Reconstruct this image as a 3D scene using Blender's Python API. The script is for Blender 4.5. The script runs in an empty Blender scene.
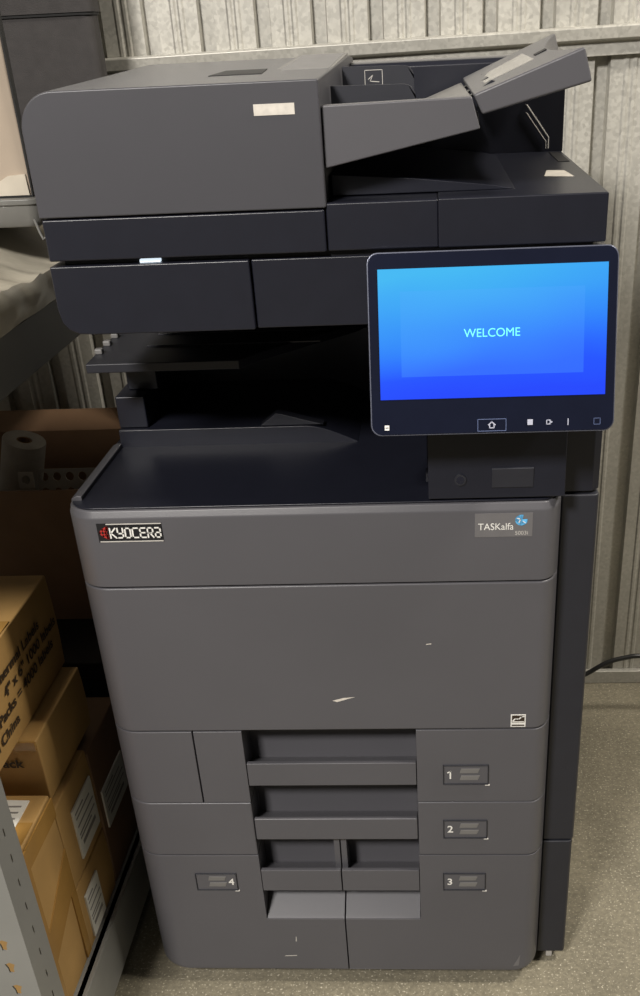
import bpy, bmesh, math, random
from mathutils import Vector, Matrix, noise

random.seed(7)
scene = bpy.context.scene
col = scene.collection

# ------------------------------------------------------------------ camera
cam_data = bpy.data.cameras.new('camera')
cam = bpy.data.objects.new('camera', cam_data)
col.objects.link(cam)
yaw, pitch, roll = -0.06951226, -0.54299338, -0.0488398
fw = Vector((math.sin(yaw) * math.cos(pitch), math.cos(yaw) * math.cos(pitch), math.sin(pitch)))
r0 = Vector((math.cos(yaw), -math.sin(yaw), 0.0))
u0 = r0.cross(fw)
rt = math.cos(roll) * r0 + math.sin(roll) * u0
up = -math.sin(roll) * r0 + math.cos(roll) * u0
m = Matrix((rt, up, -fw)).transposed().to_4x4()
m.translation = Vector((0.14210243, -1.06969959, 1.23558549))
cam.matrix_world = m
cam_data.sensor_fit = 'AUTO'
cam_data.sensor_width = 36.0
cam_data.lens = 1013.69 / 996.0 * 36.0
cam_data.shift_x = -58.5 / 996.0
cam_data.shift_y = 157.0 / 996.0
cam_data.clip_start = 0.02
scene.camera = cam

# ------------------------------------------------------------------ light and exposure
world = bpy.data.worlds.new('world')
scene.world = world
world.use_nodes = True
world.node_tree.nodes['Background'].inputs[0].default_value = (1.0, 0.93, 0.82, 1)
world.node_tree.nodes['Background'].inputs[1].default_value = 0.075


def area(name, loc, target, sx, sy, power, color):
    d = bpy.data.lights.new(name, 'AREA')
    d.shape = 'RECTANGLE'
    d.size, d.size_y, d.energy, d.color = sx, sy, power, color
    o = bpy.data.objects.new(name, d)
    col.objects.link(o)
    o.location = loc
    o.rotation_euler = (Vector(target) - Vector(loc)).to_track_quat('-Z', 'Y').to_euler()
    return o


area('ceiling_light', (1.70, -0.10, 2.80), (0.0, 0.15, 0.5), 0.36, 0.26, 64, (1.0, 0.93, 0.82))
area('ceiling_light', (-0.90, -2.4, 2.85), (0.05, 0.2, 0.45), 0.55, 0.45, 138, (1.0, 0.955, 0.90))
scene.view_settings.view_transform = 'Standard'
scene.view_settings.look = 'None'
scene.view_settings.exposure = 0.0
scene.view_settings.gamma = 1.0
scene.view_settings.use_curve_mapping = False


# ------------------------------------------------------------------ materials
def mat(name, color, rough=0.5, metal=0.0, var=0.06, scale=40.0, bump=0.0, bscale=400.0, trans=0.0, emit=None, estr=1.0, spec=0.5, coat=0.0):
    mt = bpy.data.materials.new(name)
    mt.use_nodes = True
    nt = mt.node_tree
    b = nt.nodes['Principled BSDF']
    b.inputs['Roughness'].default_value = rough
    b.inputs['Metallic'].default_value = metal
    b.inputs['Specular IOR Level'].default_value = spec
    b.inputs['Coat Weight'].default_value = coat
    if trans:
        b.inputs['Transmission Weight'].default_value = trans
    tc = nt.nodes.new('ShaderNodeTexCoord')
    nz = nt.nodes.new('ShaderNodeTexNoise')
    nz.inputs['Scale'].default_value = scale
    nz.inputs['Detail'].default_value = 4
    nt.links.new(tc.outputs['Object'], nz.inputs['Vector'])
    rp = nt.nodes.new('ShaderNodeValToRGB')
    rp.color_ramp.elements[0].position = 0.3
    rp.color_ramp.elements[1].position = 0.7
    rp.color_ramp.elements[0].color = tuple(c * (1 - var) for c in color) + (1,)
    rp.color_ramp.elements[1].color = tuple(min(1, c * (1 + var)) for c in color) + (1,)
    nt.links.new(nz.outputs['Fac'], rp.inputs['Fac'])
    nt.links.new(rp.outputs['Color'], b.inputs['Base Color'])
    if emit:
        b.inputs['Emission Color'].default_value = emit + (1,)
        b.inputs['Emission Strength'].default_value = estr
    if bump:
        n2 = nt.nodes.new('ShaderNodeTexNoise')
        n2.inputs['Scale'].default_value = bscale
        n2.inputs['Detail'].default_value = 3
        nt.links.new(tc.outputs['Object'], n2.inputs['Vector'])
        bp = nt.nodes.new('ShaderNodeBump')
        bp.inputs['Strength'].default_value = bump
        bp.inputs['Distance'].default_value = 0.002
        nt.links.new(n2.outputs['Fac'], bp.inputs['Height'])
        nt.links.new(bp.outputs['Normal'], b.inputs['Normal'])
    return mt


M = {}
M['grey'] = mat('charcoal_plastic', (0.090, 0.0885, 0.098), 0.38, var=0.03, scale=8, bump=0.08, bscale=1400)
M['head'] = mat('feeder_plastic_dimmed', (0.059, 0.0585, 0.067), 0.40, var=0.03, scale=8, bump=0.08, bscale=1400)  # charcoal plastic darkened to offset surplus light on the feeder
M['black'] = mat('black_plastic', (0.0110, 0.0120, 0.0195), 0.34, var=0.05, bump=0.06, bscale=1200)
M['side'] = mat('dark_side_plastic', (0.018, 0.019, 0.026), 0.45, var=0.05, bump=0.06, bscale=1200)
M['gap'] = mat('print_and_slot_shade_black', (0.004, 0.004, 0.006), 0.6)  # black of print and labels; also shade painted for slots and inner gaps
M['bezel'] = mat('gloss_black_bezel', (0.006, 0.008, 0.02), 0.12, coat=0.5)
M['rim'] = mat('bezel_rim', (0.14, 0.15, 0.20), 0.25, metal=0.4)
M['tray'] = mat('light_grey_plastic', (0.17, 0.165, 0.16), 0.48, var=0.04)
M['plate'] = mat('label_plate', (0.15, 0.145, 0.15), 0.4)
M['white'] = mat('white_print', (0.80, 0.79, 0.75), 0.5, var=0.02)
M['offwhite'] = mat('worn_white_label', (0.62, 0.58, 0.52), 0.6, var=0.12, scale=120)
M['silver'] = mat('silver_print', (0.52, 0.50, 0.47), 0.45)
M['red'] = mat('red_emblem', (0.42, 0.03, 0.025), 0.45)
M['blueglobe'] = mat('blue_swirl', (0.10, 0.38, 0.72), 0.45, var=0.5, scale=300)
M['clear'] = mat('clear_film', (0.32, 0.31, 0.29), 0.25)
M['rubber'] = mat('black_rubber', (0.012, 0.012, 0.012), 0.6)
M['caster'] = mat('pale_caster_plastic', (0.45, 0.43, 0.40), 0.5)
M['led'] = mat('status_lamp', (0.8, 0.85, 0.9), 0.4, emit=(0.75, 0.88, 1.0), estr=1.0)
M['icon'] = mat('lit_icon', (0.10, 0.12, 0.2), 0.4, emit=(0.05, 0.09, 0.22), estr=0.6)
M['icon_white'] = mat('white_icon', (0.4, 0.4, 0.45), 0.4, emit=(0.16, 0.20, 0.32), estr=0.4)
M['welcome'] = mat('welcome_text', (0.1, 0.5, 0.7), 0.4, emit=(0.10, 0.56, 0.86), estr=1.0)
M['steel'] = mat('grey_painted_steel', (0.27, 0.27, 0.255), 0.42, metal=0.15, var=0.05, scale=10)
M['kraft'] = mat('kraft_cardboard', (0.38, 0.228, 0.078), 0.62, var=0.10, scale=14, bump=0.1, bscale=250)
M['tape'] = mat('brown_packing_tape', (0.33, 0.185, 0.05), 0.22, var=0.06, scale=20, bump=0.12, bscale=60)
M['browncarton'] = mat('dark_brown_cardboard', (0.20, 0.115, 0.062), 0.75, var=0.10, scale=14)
M['ink'] = mat('black_ink', (0.035, 0.022, 0.012), 0.6)
M['paper'] = mat('cream_paper', (0.33, 0.27, 0.21), 0.7, var=0.05, scale=12, bump=0.15, bscale=30)
M['palepaper'] = mat('pale_paper', (0.50, 0.45, 0.37), 0.7)
M['label'] = mat('shipping_label', (0.66, 0.65, 0.60), 0.55, var=0.05)
M['labelink'] = mat('grey_label_print', (0.22, 0.21, 0.20), 0.6)
M['fabric'] = mat('charcoal_fabric', (0.038, 0.0345, 0.034), 0.85, var=0.12, scale=60, bump=0.4, bscale=900)
M['seam'] = mat('black_seam', (0.010, 0.010, 0.010), 0.8)
M['bin'] = mat('grey_bin_plastic', (0.15, 0.148, 0.138), 0.35, var=0.05)
M['wrap'] = mat('crinkled_clear_plastic', (0.62, 0.57, 0.46), 0.20, var=0.10, scale=9, bump=0.6, bscale=30)
M['blackbin'] = mat('black_bin_plastic', (0.012, 0.012, 0.013), 0.5)
M['cable'] = mat('black_cable', (0.014, 0.014, 0.014), 0.4)
M['pulp'] = mat('white_packing_card', (0.34, 0.31, 0.27), 0.8, var=0.1)


def screen_material():
    mt = bpy.data.materials.new('lit_welcome_screen')
    mt.use_nodes = True
    nt = mt.node_tree
    b = nt.nodes['Principled BSDF']
    b.inputs['Base Color'].default_value = (0.005, 0.01, 0.03, 1)
    b.inputs['Roughness'].default_value = 0.15
    tc = nt.nodes.new('ShaderNodeTexCoord')
    sep = nt.nodes.new('ShaderNodeSeparateXYZ')
    nt.links.new(tc.outputs['Generated'], sep.inputs[0])

    def math_(op, a, bb, clamp=False):
        n = nt.nodes.new('ShaderNodeMath')
        n.operation = op
        n.use_clamp = clamp
        for i, v in enumerate((a, bb)):
            if isinstance(v, (int, float)):
                n.inputs[i].default_value = v
            else:
                nt.links.new(v, n.inputs[i])
        return n.outputs[0]
    x, z = sep.outputs['X'], sep.outputs['Z']
    # vertical sweep, bent by the diagonal wave of the wallpaper
    nz = nt.nodes.new('ShaderNodeTexNoise')
    nz.inputs['Scale'].default_value = 1.6
    nz.inputs['Detail'].default_value = 1
    nt.links.new(tc.outputs['Generated'], nz.inputs['Vector'])
    t = math_('ADD', z, math_('MULTIPLY', math_('SUBTRACT', nz.outputs['Fac'], 0.5), 0.30))
    t = math_('ADD', math_('SUBTRACT', t, math_('MULTIPLY', x, 0.20)), 0.07)
    rp = nt.nodes.new('ShaderNodeValToRGB')
    e = rp.color_ramp.elements
    e[0].position = 0.0
    e[0].color = (0.012, 0.055, 0.95, 1)
    e[1].position = 1.0
    e[1].color = (0.05, 0.47, 0.86, 1)
    for p, c in ((0.18, (0.012, 0.080, 0.98, 1)), (0.42, (0.022, 0.21, 0.94, 1)), (0.68, (0.035, 0.33, 0.90, 1))):
        k = e.new(p)
        k.color = c
    nt.links.new(t, rp.inputs['Fac'])
    # the lighter inner window
    inx = math_('MULTIPLY', math_('GREATER_THAN', x, 0.097), math_('LESS_THAN', x, 0.902))
    inz = math_('MULTIPLY', math_('GREATER_THAN', z, 0.175), math_('LESS_THAN', z, 0.83))
    mx = nt.nodes.new('ShaderNodeMix')
    mx.data_type = 'RGBA'
    nt.links.new(math_('MULTIPLY', math_('MULTIPLY', inx, inz), 0.20), mx.inputs[0])
    nt.links.new(rp.outputs['Color'], mx.inputs[6])
    mx.inputs[7].default_value = (0.09, 0.40, 1.0, 1)
    nt.links.new(mx.outputs[2], b.inputs['Emission Color'])
    b.inputs['Emission Strength'].default_value = 1.0
    return mt


M['screen'] = screen_material()


def galvanized():
    mt = mat('galvanized_steel', (0.52, 0.505, 0.455), 0.42, metal=0.30, var=0.10, scale=5)
    nt = mt.node_tree
    b = nt.nodes['Principled BSDF']
    tc = [n for n in nt.nodes if n.type == 'TEX_COORD'][0]
    vo = nt.nodes.new('ShaderNodeTexVoronoi')
    vo.inputs['Scale'].default_value = 190
    nt.links.new(tc.outputs['Object'], vo.inputs['Vector'])
    ramp = [n for n in nt.nodes if n.type == 'VALTORGB'][0]
    mx = nt.nodes.new('ShaderNodeMix')
    mx.data_type = 'RGBA'
    mx.blend_type = 'MULTIPLY'
    mx.inputs[0].default_value = 0.22
    bw = nt.nodes.new('ShaderNodeRGBToBW')
    nt.links.new(vo.outputs['Color'], bw.inputs[0])
    nt.links.new(ramp.outputs['Color'], mx.inputs[6])
    nt.links.new(bw.outputs[0], mx.inputs[7])
    nt.links.new(mx.outputs[2], b.inputs['Base Color'])
    mr = nt.nodes.new('ShaderNodeMapRange')
    mr.inputs['To Min'].default_value = 0.34
    mr.inputs['To Max'].default_value = 0.52
    nt.links.new(bw.outputs[0], mr.inputs['Value'])
    nt.links.new(mr.outputs[0], b.inputs['Roughness'])
    return mt


M['galv'] = galvanized()


def concrete():
    mt = mat('sealed_concrete', (0.225, 0.202, 0.148), 0.45, var=0.22, scale=6, bump=0.35, bscale=160)
    nt = mt.node_tree
    b = nt.nodes['Principled BSDF']
    tc = [n for n in nt.nodes if n.type == 'TEX_COORD'][0]
    n2 = nt.nodes.new('ShaderNodeTexNoise')
    n2.inputs['Scale'].default_value = 120
    n2.inputs['Detail'].default_value = 5
    n2.inputs['Roughness'].default_value = 0.7
    nt.links.new(tc.outputs['Object'], n2.inputs['Vector'])
    r2 = nt.nodes.new('ShaderNodeValToRGB')
    r2.color_ramp.elements[0].position = 0.36
    r2.color_ramp.elements[0].color = (0.66, 0.66, 0.66, 1)
    r2.color_ramp.elements[1].position = 0.66
    r2.color_ramp.elements[1].color = (1.2, 1.2, 1.18, 1)
    nt.links.new(n2.outputs['Fac'], r2.inputs['Fac'])
    ramp = [n for n in nt.nodes if n.type == 'VALTORGB' and n != r2][0]
    mx = nt.nodes.new('ShaderNodeMix')
    mx.data_type = 'RGBA'
    mx.blend_type = 'MULTIPLY'
    mx.inputs[0].default_value = 0.75
    nt.links.new(ramp.outputs['Color'], mx.inputs[6])
    nt.links.new(r2.outputs['Color'], mx.inputs[7])
    # floor sparkle painted into the colour as pale specks
    n3 = nt.nodes.new('ShaderNodeTexNoise')
    n3.inputs['Scale'].default_value = 260
    n3.inputs['Detail'].default_value = 2
    nt.links.new(tc.outputs['Object'], n3.inputs['Vector'])
    r3 = nt.nodes.new('ShaderNodeValToRGB')
    r3.color_ramp.elements[0].position = 0.60
    r3.color_ramp.elements[0].color = (0, 0, 0, 1)
    r3.color_ramp.elements[1].position = 0.74
    r3.color_ramp.elements[1].color = (1, 1, 1, 1)
    nt.links.new(n3.outputs['Fac'], r3.inputs['Fac'])
    m3 = nt.nodes.new('ShaderNodeMix')
    m3.data_type = 'RGBA'
    nt.links.new(r3.outputs['Color'], m3.inputs[0])
    nt.links.new(mx.outputs[2], m3.inputs[6])
    m3.inputs[7].default_value = (0.62, 0.57, 0.45, 1)
    nt.links.new(m3.outputs[2], b.inputs['Base Color'])
    return mt


M['concrete'] = concrete()


# ------------------------------------------------------------------ mesh builder
class MB:
    def __init__(self):
        self.bm = bmesh.new()

    def face(self, pts, mi=0):
        vs = [self.bm.verts.new(p) for p in pts]
        f = self.bm.faces.new(vs)
        f.material_index = mi
        return f

    def loft(self, rings, mi=0, caps=True, closed=True):
        vr = [[self.bm.verts.new(p) for p in r] for r in rings]
        n = len(rings[0])
        for a, b in zip(vr[:-1], vr[1:]):
            for i in range(n if closed else n - 1):
                j = (i + 1) % n
                f = self.bm.faces.new((a[i], a[j], b[j], b[i]))
                f.material_index = mi
        if caps:
            f = self.bm.faces.new(list(reversed(vr[0])))
            f.material_index = mi
            f = self.bm.faces.new(vr[-1])
            f.material_index = mi
        return self

    def box(self, x0, x1, y0, y1, z0, z1, mi=0):
        return self.loft([[(x0, y0, z), (x1, y0, z), (x1, y1, z), (x0, y1, z)] for z in (z0, z1)], mi)

    def prism_y(self, poly, y0, y1, mi=0):      # polygon in x, z drawn through y
        return self.loft([[(p[0], y, p[1]) for p in poly] for y in (y0, y1)], mi)

    def prism_x(self, poly, x0, x1, mi=0):      # polygon in y, z drawn through x
        return self.loft([[(x, p[0], p[1]) for p in poly] for x in (x0, x1)], mi)

    def prism_z(self, poly, z0, z1, mi=0):
        return self.loft([[(p[0], p[1], z) for p in poly] for z in (z0, z1)], mi)

    def tube(self, pts, r, mi=0, n=10):
        pts = [Vector(p) for p in pts]
        rings = []
        prev = None
        for i, p in enumerate(pts):
            d = (pts[min(i + 1, len(pts) - 1)] - pts[max(i - 1, 0)]).normalized()
            if prev is None:
                a = d.orthogonal().normalized()
            else:
                a = (prev - d * prev.dot(d)).normalized()
            prev = a
            b = d.cross(a)
            rings.append([p + r * (math.cos(t) * a + math.sin(t) * b) for t in [2 * math.pi * k / n for k in range(n)]])
        return self.loft(rings, mi)

    def disc(self, c, ax, r, h, mi=0, n=24):
        c, ax = Vector(c), Vector(ax).normalized()
        return self.tube([c, c + ax * h], r, mi, n)

    def text(self, s, size, o, xd, yd, mi=0, align='LEFT', thick=0.0002, sx=1.0, bold=0.0):
        cu = bpy.data.curves.new('t', 'FONT')
        cu.body = s
        cu.size = size
        cu.align_x = align
        cu.offset = bold
        ob = bpy.data.objects.new('t', cu)
        col.objects.link(ob)
        dg = bpy.context.evaluated_depsgraph_get()
        dg.update()
        me = bpy.data.meshes.new_from_object(ob.evaluated_get(dg))
        o, xd, yd = Vector(o), Vector(xd).normalized(), Vector(yd).normalized()
        nd = xd.cross(yd)
        vs = [self.bm.verts.new(o + xd * v.co.x * sx + yd * v.co.y + nd * thick) for v in me.vertices]
        for p in me.polygons:
            try:
                f = self.bm.faces.new([vs[i] for i in p.vertices])
                f.material_index = mi
            except ValueError:
                pass
        bpy.data.objects.remove(ob)
        bpy.data.curves.remove(cu)
        bpy.data.meshes.remove(me)
        return self

    def stroke(self, pts, w, o, xd, yd, mi=0, thick=0.0003):
        o, xd, yd = Vector(o), Vector(xd).normalized(), Vector(yd).normalized()
        nd = xd.cross(yd)
        for (a, b) in zip(pts[:-1], pts[1:]):
            a, b = Vector(a), Vector(b)
            d = (b - a).normalized()
            a2, b2 = a - d * w / 2, b + d * w / 2
            p = Vector((-d.y, d.x)) * w / 2
            self.face([o + xd * q.x + yd * q.y + nd * thick for q in (a2 - p, b2 - p, b2 + p, a2 + p)], mi)
        return self

    def build(self, name, mats, parent=None, bevel=0.0, seg=2, smooth=True, label=None, angle=40):
        me = bpy.data.meshes.new(name)
        bmesh.ops.recalc_face_normals(self.bm, faces=self.bm.faces)
        off = Vector((0, 0, 0))
        q = parent
        while q is not None:
            off += q.location
            q = q.parent
        bmesh.ops.translate(self.bm, verts=self.bm.verts, vec=-off)
        self.bm.to_mesh(me)
        self.bm.free()
        if not isinstance(mats, (list, tuple)):
            mats = [mats]
        for k in mats:
            me.materials.append(M[k])
        o = bpy.data.objects.new(name, me)
        col.objects.link(o)
        o.parent = parent
        if smooth:
            me.shade_smooth()
        if bevel:
            bv = o.modifiers.new('bevel', 'BEVEL')
            bv.width = bevel
            bv.segments = seg
            bv.limit_method = 'ANGLE'
            bv.angle_limit = math.radians(angle)
            bv.harden_normals = True
        elif smooth:
            me.set_sharp_from_angle(angle=math.radians(35))
        if label:
            o['label'] = label
        return o


def flat_text_faces_up(o):
    return o


def tag(o, label, cat, group=None, kind=None):
    o['label'] = label
    o['category'] = cat
    if group:
        o['group'] = group
    if kind:
        o['kind'] = kind
    return o


def thing(name, loc, label, cat, group=None):
    o = bpy.data.objects.new(name, None)
    o.empty_display_size = 0.05
    col.objects.link(o)
    o.location = loc
    return tag(o, label, cat, group)


def struct(o):
    o['kind'] = 'structure'
    return o


def arc(cx, cy, r, a0, a1, n=8):
    return [(cx + r * math.cos(math.radians(a0 + (a1 - a0) * k / n)), cy + r * math.sin(math.radians(a0 + (a1 - a0) * k / n))) for k in range(n + 1)]


def rrect(x0, x1, y0, y1, r, n=5):
    return arc(x1 - r, y1 - r, r, 0, 90, n) + arc(x0 + r, y1 - r, r, 90, 180, n) + arc(x0 + r, y0 + r, r, 180, 270, n) + arc(x1 - r, y0 + r, r, 270, 360, n)


# ================================================================== the setting
WY = 0.853
fl = MB()
fl.box(-2.6, 2.6, -4.2, 1.0, -0.10, 0.0)
struct(fl.build('floor', 'concrete', smooth=False))

# corrugated back wall: deep narrow grooves, two small ribs in each pan
PER = 0.0917
prof = []
x = -0.313 - 25 * PER
while x < 2.5:
    g = x                                   # centre of a dark groove
    prof += [(g - 0.0130, 0.0), (g - 0.0100, 0.018), (g + 0.0100, 0.018), (g + 0.0130, 0.0)]
    c = g + PER / 2
    for cc in (c - 0.0065, c + 0.0065):
        prof += [(cc - 0.0052, 0.0), (cc - 0.0022, -0.0016), (cc + 0.0022, -0.0016), (cc + 0.0052, 0.0)]
    x += PER
w = MB()
w.loft([[(px, WY + py, z) for px, py in prof] for z in (0.0, 2.9)], caps=False, closed=False)
wo = w.build('wall_back', 'galv', smooth=False)
sd = wo.modifiers.new('thickness', 'SOLIDIFY')
sd.thickness = 0.002
sd.offset = 1.0
struct(wo)

# wall rail, very slightly out of level
rail = MB()


def railring(x):
    dz = 0.0155 * x
    pts = [(WY - 0.001, 1.2385), (WY - 0.028, 1.2375), (WY - 0.030, 1.2350), (WY - 0.028, 1.2190), (WY - 0.014, 1.2150), (WY - 0.014, 1.1955), (WY - 0.001, 1.1955)]
    return [(x, y, z + dz) for y, z in pts]


rail.loft([railring(-2.4), railring(2.4)])
struct(rail.build('trim_1', 'galv', bevel=0.001))
ch = MB()
ch.box(-2.4, 2.4, WY - 0.014, WY - 0.0005, 0.0, 0.031)
struct(ch.build('baseboard_back', 'galv', bevel=0.002))


# ================================================================== the office copier
root = thing('multifunction_copier', (0.0, 0.30, 0.0), 'large charcoal and black office copier with lit blue touch screen and four paper trays', 'copier')
XL, XR = -0.293, 0.286
RL, RR = 0.038, 0.025


def outline(x0, x1, depth, rl=0.0, rr=0.0, inset=0.0, fy=0.0):
    f = fy + inset
    pts = [(x0 + inset, depth)]
    if rl:
        pts += arc(x0 + rl, fy + rl, rl - inset, 180, 270, 10)
    else:
        pts += [(x0, f)]
    if rr:
        pts += [(px, f + (py - f) * 1.7) for px, py in arc(x1 - rr, fy + rr, rr - inset, 270, 360, 9)]
    else:
        pts += [(x1, f)]
    pts += [(x1 - (inset if rr else 0), depth)]
    return pts


def ring(pts, z):
    return [(p[0], p[1], z) for p in pts]


D = 0.062      # depth of the front panels
# ---- inner chassis
c = MB()
c.box(-0.280, 0.280, D - 0.002, 0.615, 0.045, 0.775)
c.build('chassis', 'side', root, bevel=0.004)

# ---- upper front band (over the front cover)
b = MB()
zs = [(0.6885, 0.0), (0.7755, 0.0), (0.7785, 0.0003), (0.7800, 0.0016), (0.7845, 0.0020), (0.7858, 0.0032)]
b.loft([ring(outline(XL, XR, 0.060, RL, RR, i), z) for z, i in zs])
band = b.build('upper_front_band', 'grey', root, bevel=0.0006, angle=50)

# brand plate on the band
N = (0, -1, 0)
X_, Z_ = (1, 0, 0), (0, 0, 1)
lo = MB()
lo.box(-0.2535, -0.1765, -0.0004, 0.001, 0.7475, 0.7715, 0)
lo.box(-0.2420, -0.1770, -0.0009, 0.001, 0.7700, 0.7712, 1)
lo.box(-0.2520, -0.1770, -0.0009, 0.001, 0.7480, 0.7492, 1)
cap = 0.0118
sw = 0.0018
zz = 0.7535
cx = -0.2385
L = {
    'k': [[(0, 0), (0, 1)], [(0.62, 1), (0.08, 0.5), (0.66, 0)]],
    'y': [[(0, 1), (0, 0.45), (0.62, 0.45)], [(0.62, 1), (0.62, 0), (0.08, 0)]],
    'o': [[(0, 0), (0, 1), (0.62, 1), (0.62, 0), (0, 0)]],
    'c': [[(0.6, 1), (0, 1), (0, 0), (0.6, 0)]],
    'e': [[(0.6, 1), (0, 1), (0, 0), (0.6, 0)], [(0, 0.5), (0.52, 0.5)]],
    'r': [[(0, 0), (0, 1), (0.6, 1), (0.6, 0.45), (0, 0.45)], [(0.25, 0.45), (0.62, 0)]],
    'a': [[(0.05, 1), (0.6, 1), (0.6, 0), (0, 0), (0, 0.5), (0.6, 0.5)]],
}
for chx in 'kyocera':
    for st in L[chx]:
        lo.stroke([(cx + p[0] * 0.0100, zz + p[1] * cap) for p in st], sw, (0, -0.0006, 0), X_, Z_, 2)
    cx += 0.0089
# interlocking red emblem
for st in ([(-0.2505, 0.7600), (-0.2472, 0.7640), (-0.2440, 0.7600), (-0.2472, 0.7560), (-0.2505, 0.7600)],
           [(-0.2452, 0.7650), (-0.2420, 0.7668), (-0.2424, 0.7628)],
           [(-0.2452, 0.7548), (-0.2420, 0.7532), (-0.2424, 0.7575)],
           [(-0.2440, 0.7600), (-0.2420, 0.7645)], [(-0.2440, 0.7600), (-0.2420, 0.7555)]):
    lo.stroke(st, 0.0022, (0, -0.0006, 0), X_, Z_, 3)
lo.build('brand_plate', ['gap', 'silver', 'white', 'red'], band, smooth=False)

tp = MB()
tp.box(0.185, 0.2505, -0.0006, 0.001, 0.7450, 0.7740, 0)
tp.text('TASKalfa', 0.0118, (0.1885, -0.0008, 0.7540), X_, Z_, 1, sx=0.93)
tp.text('5003i', 0.0068, (0.2305, -0.0008, 0.7474), X_, Z_, 2)
gl = [(0.2375 + 0.0070 * math.cos(a), -0.0012, 0.7655 + 0.0066 * math.sin(a)) for a in [math.radians(70 + k * 300 / 20) for k in range(21)]]
tp.face(gl + [(0.2385, -0.0012, 0.7665)], 3)
tp.stroke([(0.2330, 0.7680), (0.2365, 0.7670), (0.2350, 0.7630)], 0.0012, (0, -0.0012, 0), X_, Z_, 1)
tp.stroke([(0.2395, 0.7640), (0.2420, 0.7625)], 0.0010, (0, -0.0012, 0), X_, Z_, 1)
tp.build('model_plate', ['plate', 'white', 'silver', 'blueglobe'], band, smooth=False)

# ---- front cover
b = MB()
b.loft([ring(outline(XL, XR, 0.060, RL, RR), z) for z in (0.4755, 0.6860)])
cover = b.build('front_cover', 'grey', root, bevel=0.0023, seg=3, angle=50)
st = MB()
st.box(0.2325, 0.2515, -0.0004, 0.001, 0.4785, 0.4975, 0)
st.box(0.2340, 0.2500, -0.0007, 0.001, 0.4855, 0.4962, 1)
st.box(0.2340, 0.2500, -0.0007, 0.001, 0.4800, 0.4820, 1)
st.stroke([(0.2352, 0.4880), (0.2390, 0.4925), (0.2420, 0.4900), (0.2460, 0.4945), (0.2490, 0.4950)], 0.0018, (0, -0.0008, 0), X_, Z_, 0)
st.stroke([(0.2352, 0.4870), (0.2488, 0.4870)], 0.0012, (0, -0.0008, 0), X_, Z_, 0)
st.build('energy_sticker', ['white', 'ink'], cover, smooth=False)
# ---- paper trays
PL, PR = -0.1165, 0.1110
G = 0.0009


def front_piece(mb, x0, x1, z0, z1, rl=0, rr=0, round_bottom=0.0):
    if round_bottom:
        r = round_bottom
        rings = []
        for k in range(7):
            a = math.radians(90 * k / 6)
            i = r * (1 - math.sin(a))
            zz_ = z0 + r * (1 - math.cos(a))
            xa, xb = (x0 + i if rl else x0), (x1 - i if rr else x1)
            rings.append(ring(outline(xa, xb, D, rl and max(rl - 0 * i, 0.01), rr, 0.0), zz_))
        rings.append(ring(outline(x0, x1, D, rl, rr), z1))
        mb.loft(rings)
    else:
        mb.loft([ring(outline(x0, x1, D, rl, rr), z) for z in (z0, z1)])


def scoop(mb, x0, x1, zlip0, zlip1, ztop, depth=0.046):
    # finger pull: lip in front, sloping floor and back wall behind, open above the lip
    mb.box(x0, x1, 0.0, 0.0065, zlip0, zlip1)
    mb.box(x0, x1, 0.0065, D, zlip0, zlip0 + 0.010)
    mb.box(x0, x1, depth, D, zlip0 + 0.010, ztop)
    mb.prism_x([(0.0065, zlip1 - 0.006), (0.0065, zlip0 + 0.010), (depth, zlip0 + 0.010), (depth, zlip0 + 0.014)], x0, x1)


def number_plate(parent, n, x0, z1, lab_right=False):
    x1, z0 = x0 + 0.060, z1 - 0.032
    p = MB()
    t = 0.0011
    # raised frame round a sunk card window
    p.box(x0, x1, -0.0004, 0.0004, z0, z1, 0)
    for a in ((x0, x1, z0, z0 + t), (x0, x1, z1 - t, z1), (x0, x0 + t, z0, z1), (x1 - t, x1, z0, z1)):
        p.box(a[0], a[1], -0.0022, 0.001, a[2], a[3], 1)
    p.box(x0 + 0.0555, x1 + 0.002, -0.0024, 0.001, z0 - 0.0016, z0 - 0.0004, 3)
    pl = p.build('number_plate', ['grey', 'side', 'white', 'silver'], parent, bevel=0.0004)
    q = MB()
    icx = x0 + (0.018 if lab_right else 0.022)
    for dz in (0.0060, 0.0175):
        q.prism_y([(icx, z0 + dz + 0.001), (icx + 0.024, z0 + dz + 0.001), (icx + 0.027, z0 + dz + 0.0085), (icx + 0.002, z0 + dz + 0.0085)], -0.0012, 0.0)
    q.build('paper_size_window', 'tray', pl, bevel=0.0005)
    d = MB()
    nx = x0 + (0.0475 if lab_right else 0.0055)
    if n == '1':
        d.stroke([(nx + 0.0010, z0 + 0.0195), (nx + 0.0042, z0 + 0.0216), (nx + 0.0042, z0 + 0.0102)], 0.0020, (0, -0.0006, 0), X_, Z_, 0)
    else:
        d.text(n, 0.0165, (nx, -0.0008, z0 + 0.0105), X_, Z_, 0, bold=0.0003)
    d.build('tray_number', 'white', pl, smooth=False)


def tray_front(x0, x1, z0, z1, rl, rr, rb, boxes, extra):
    q = MB()
    front_piece(q, x0, x1, z0, z1, rl, rr, rb)
    o = q.build('paper_tray', 'grey', None, smooth=False)
    cut2(o, boxes)
    q = MB()
    q.bm.from_mesh(o.data)
    bpy.data.objects.remove(o)
    extra(q)
    return q.build('paper_tray', 'grey', root, bevel=0.0023, seg=3, angle=50)


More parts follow.
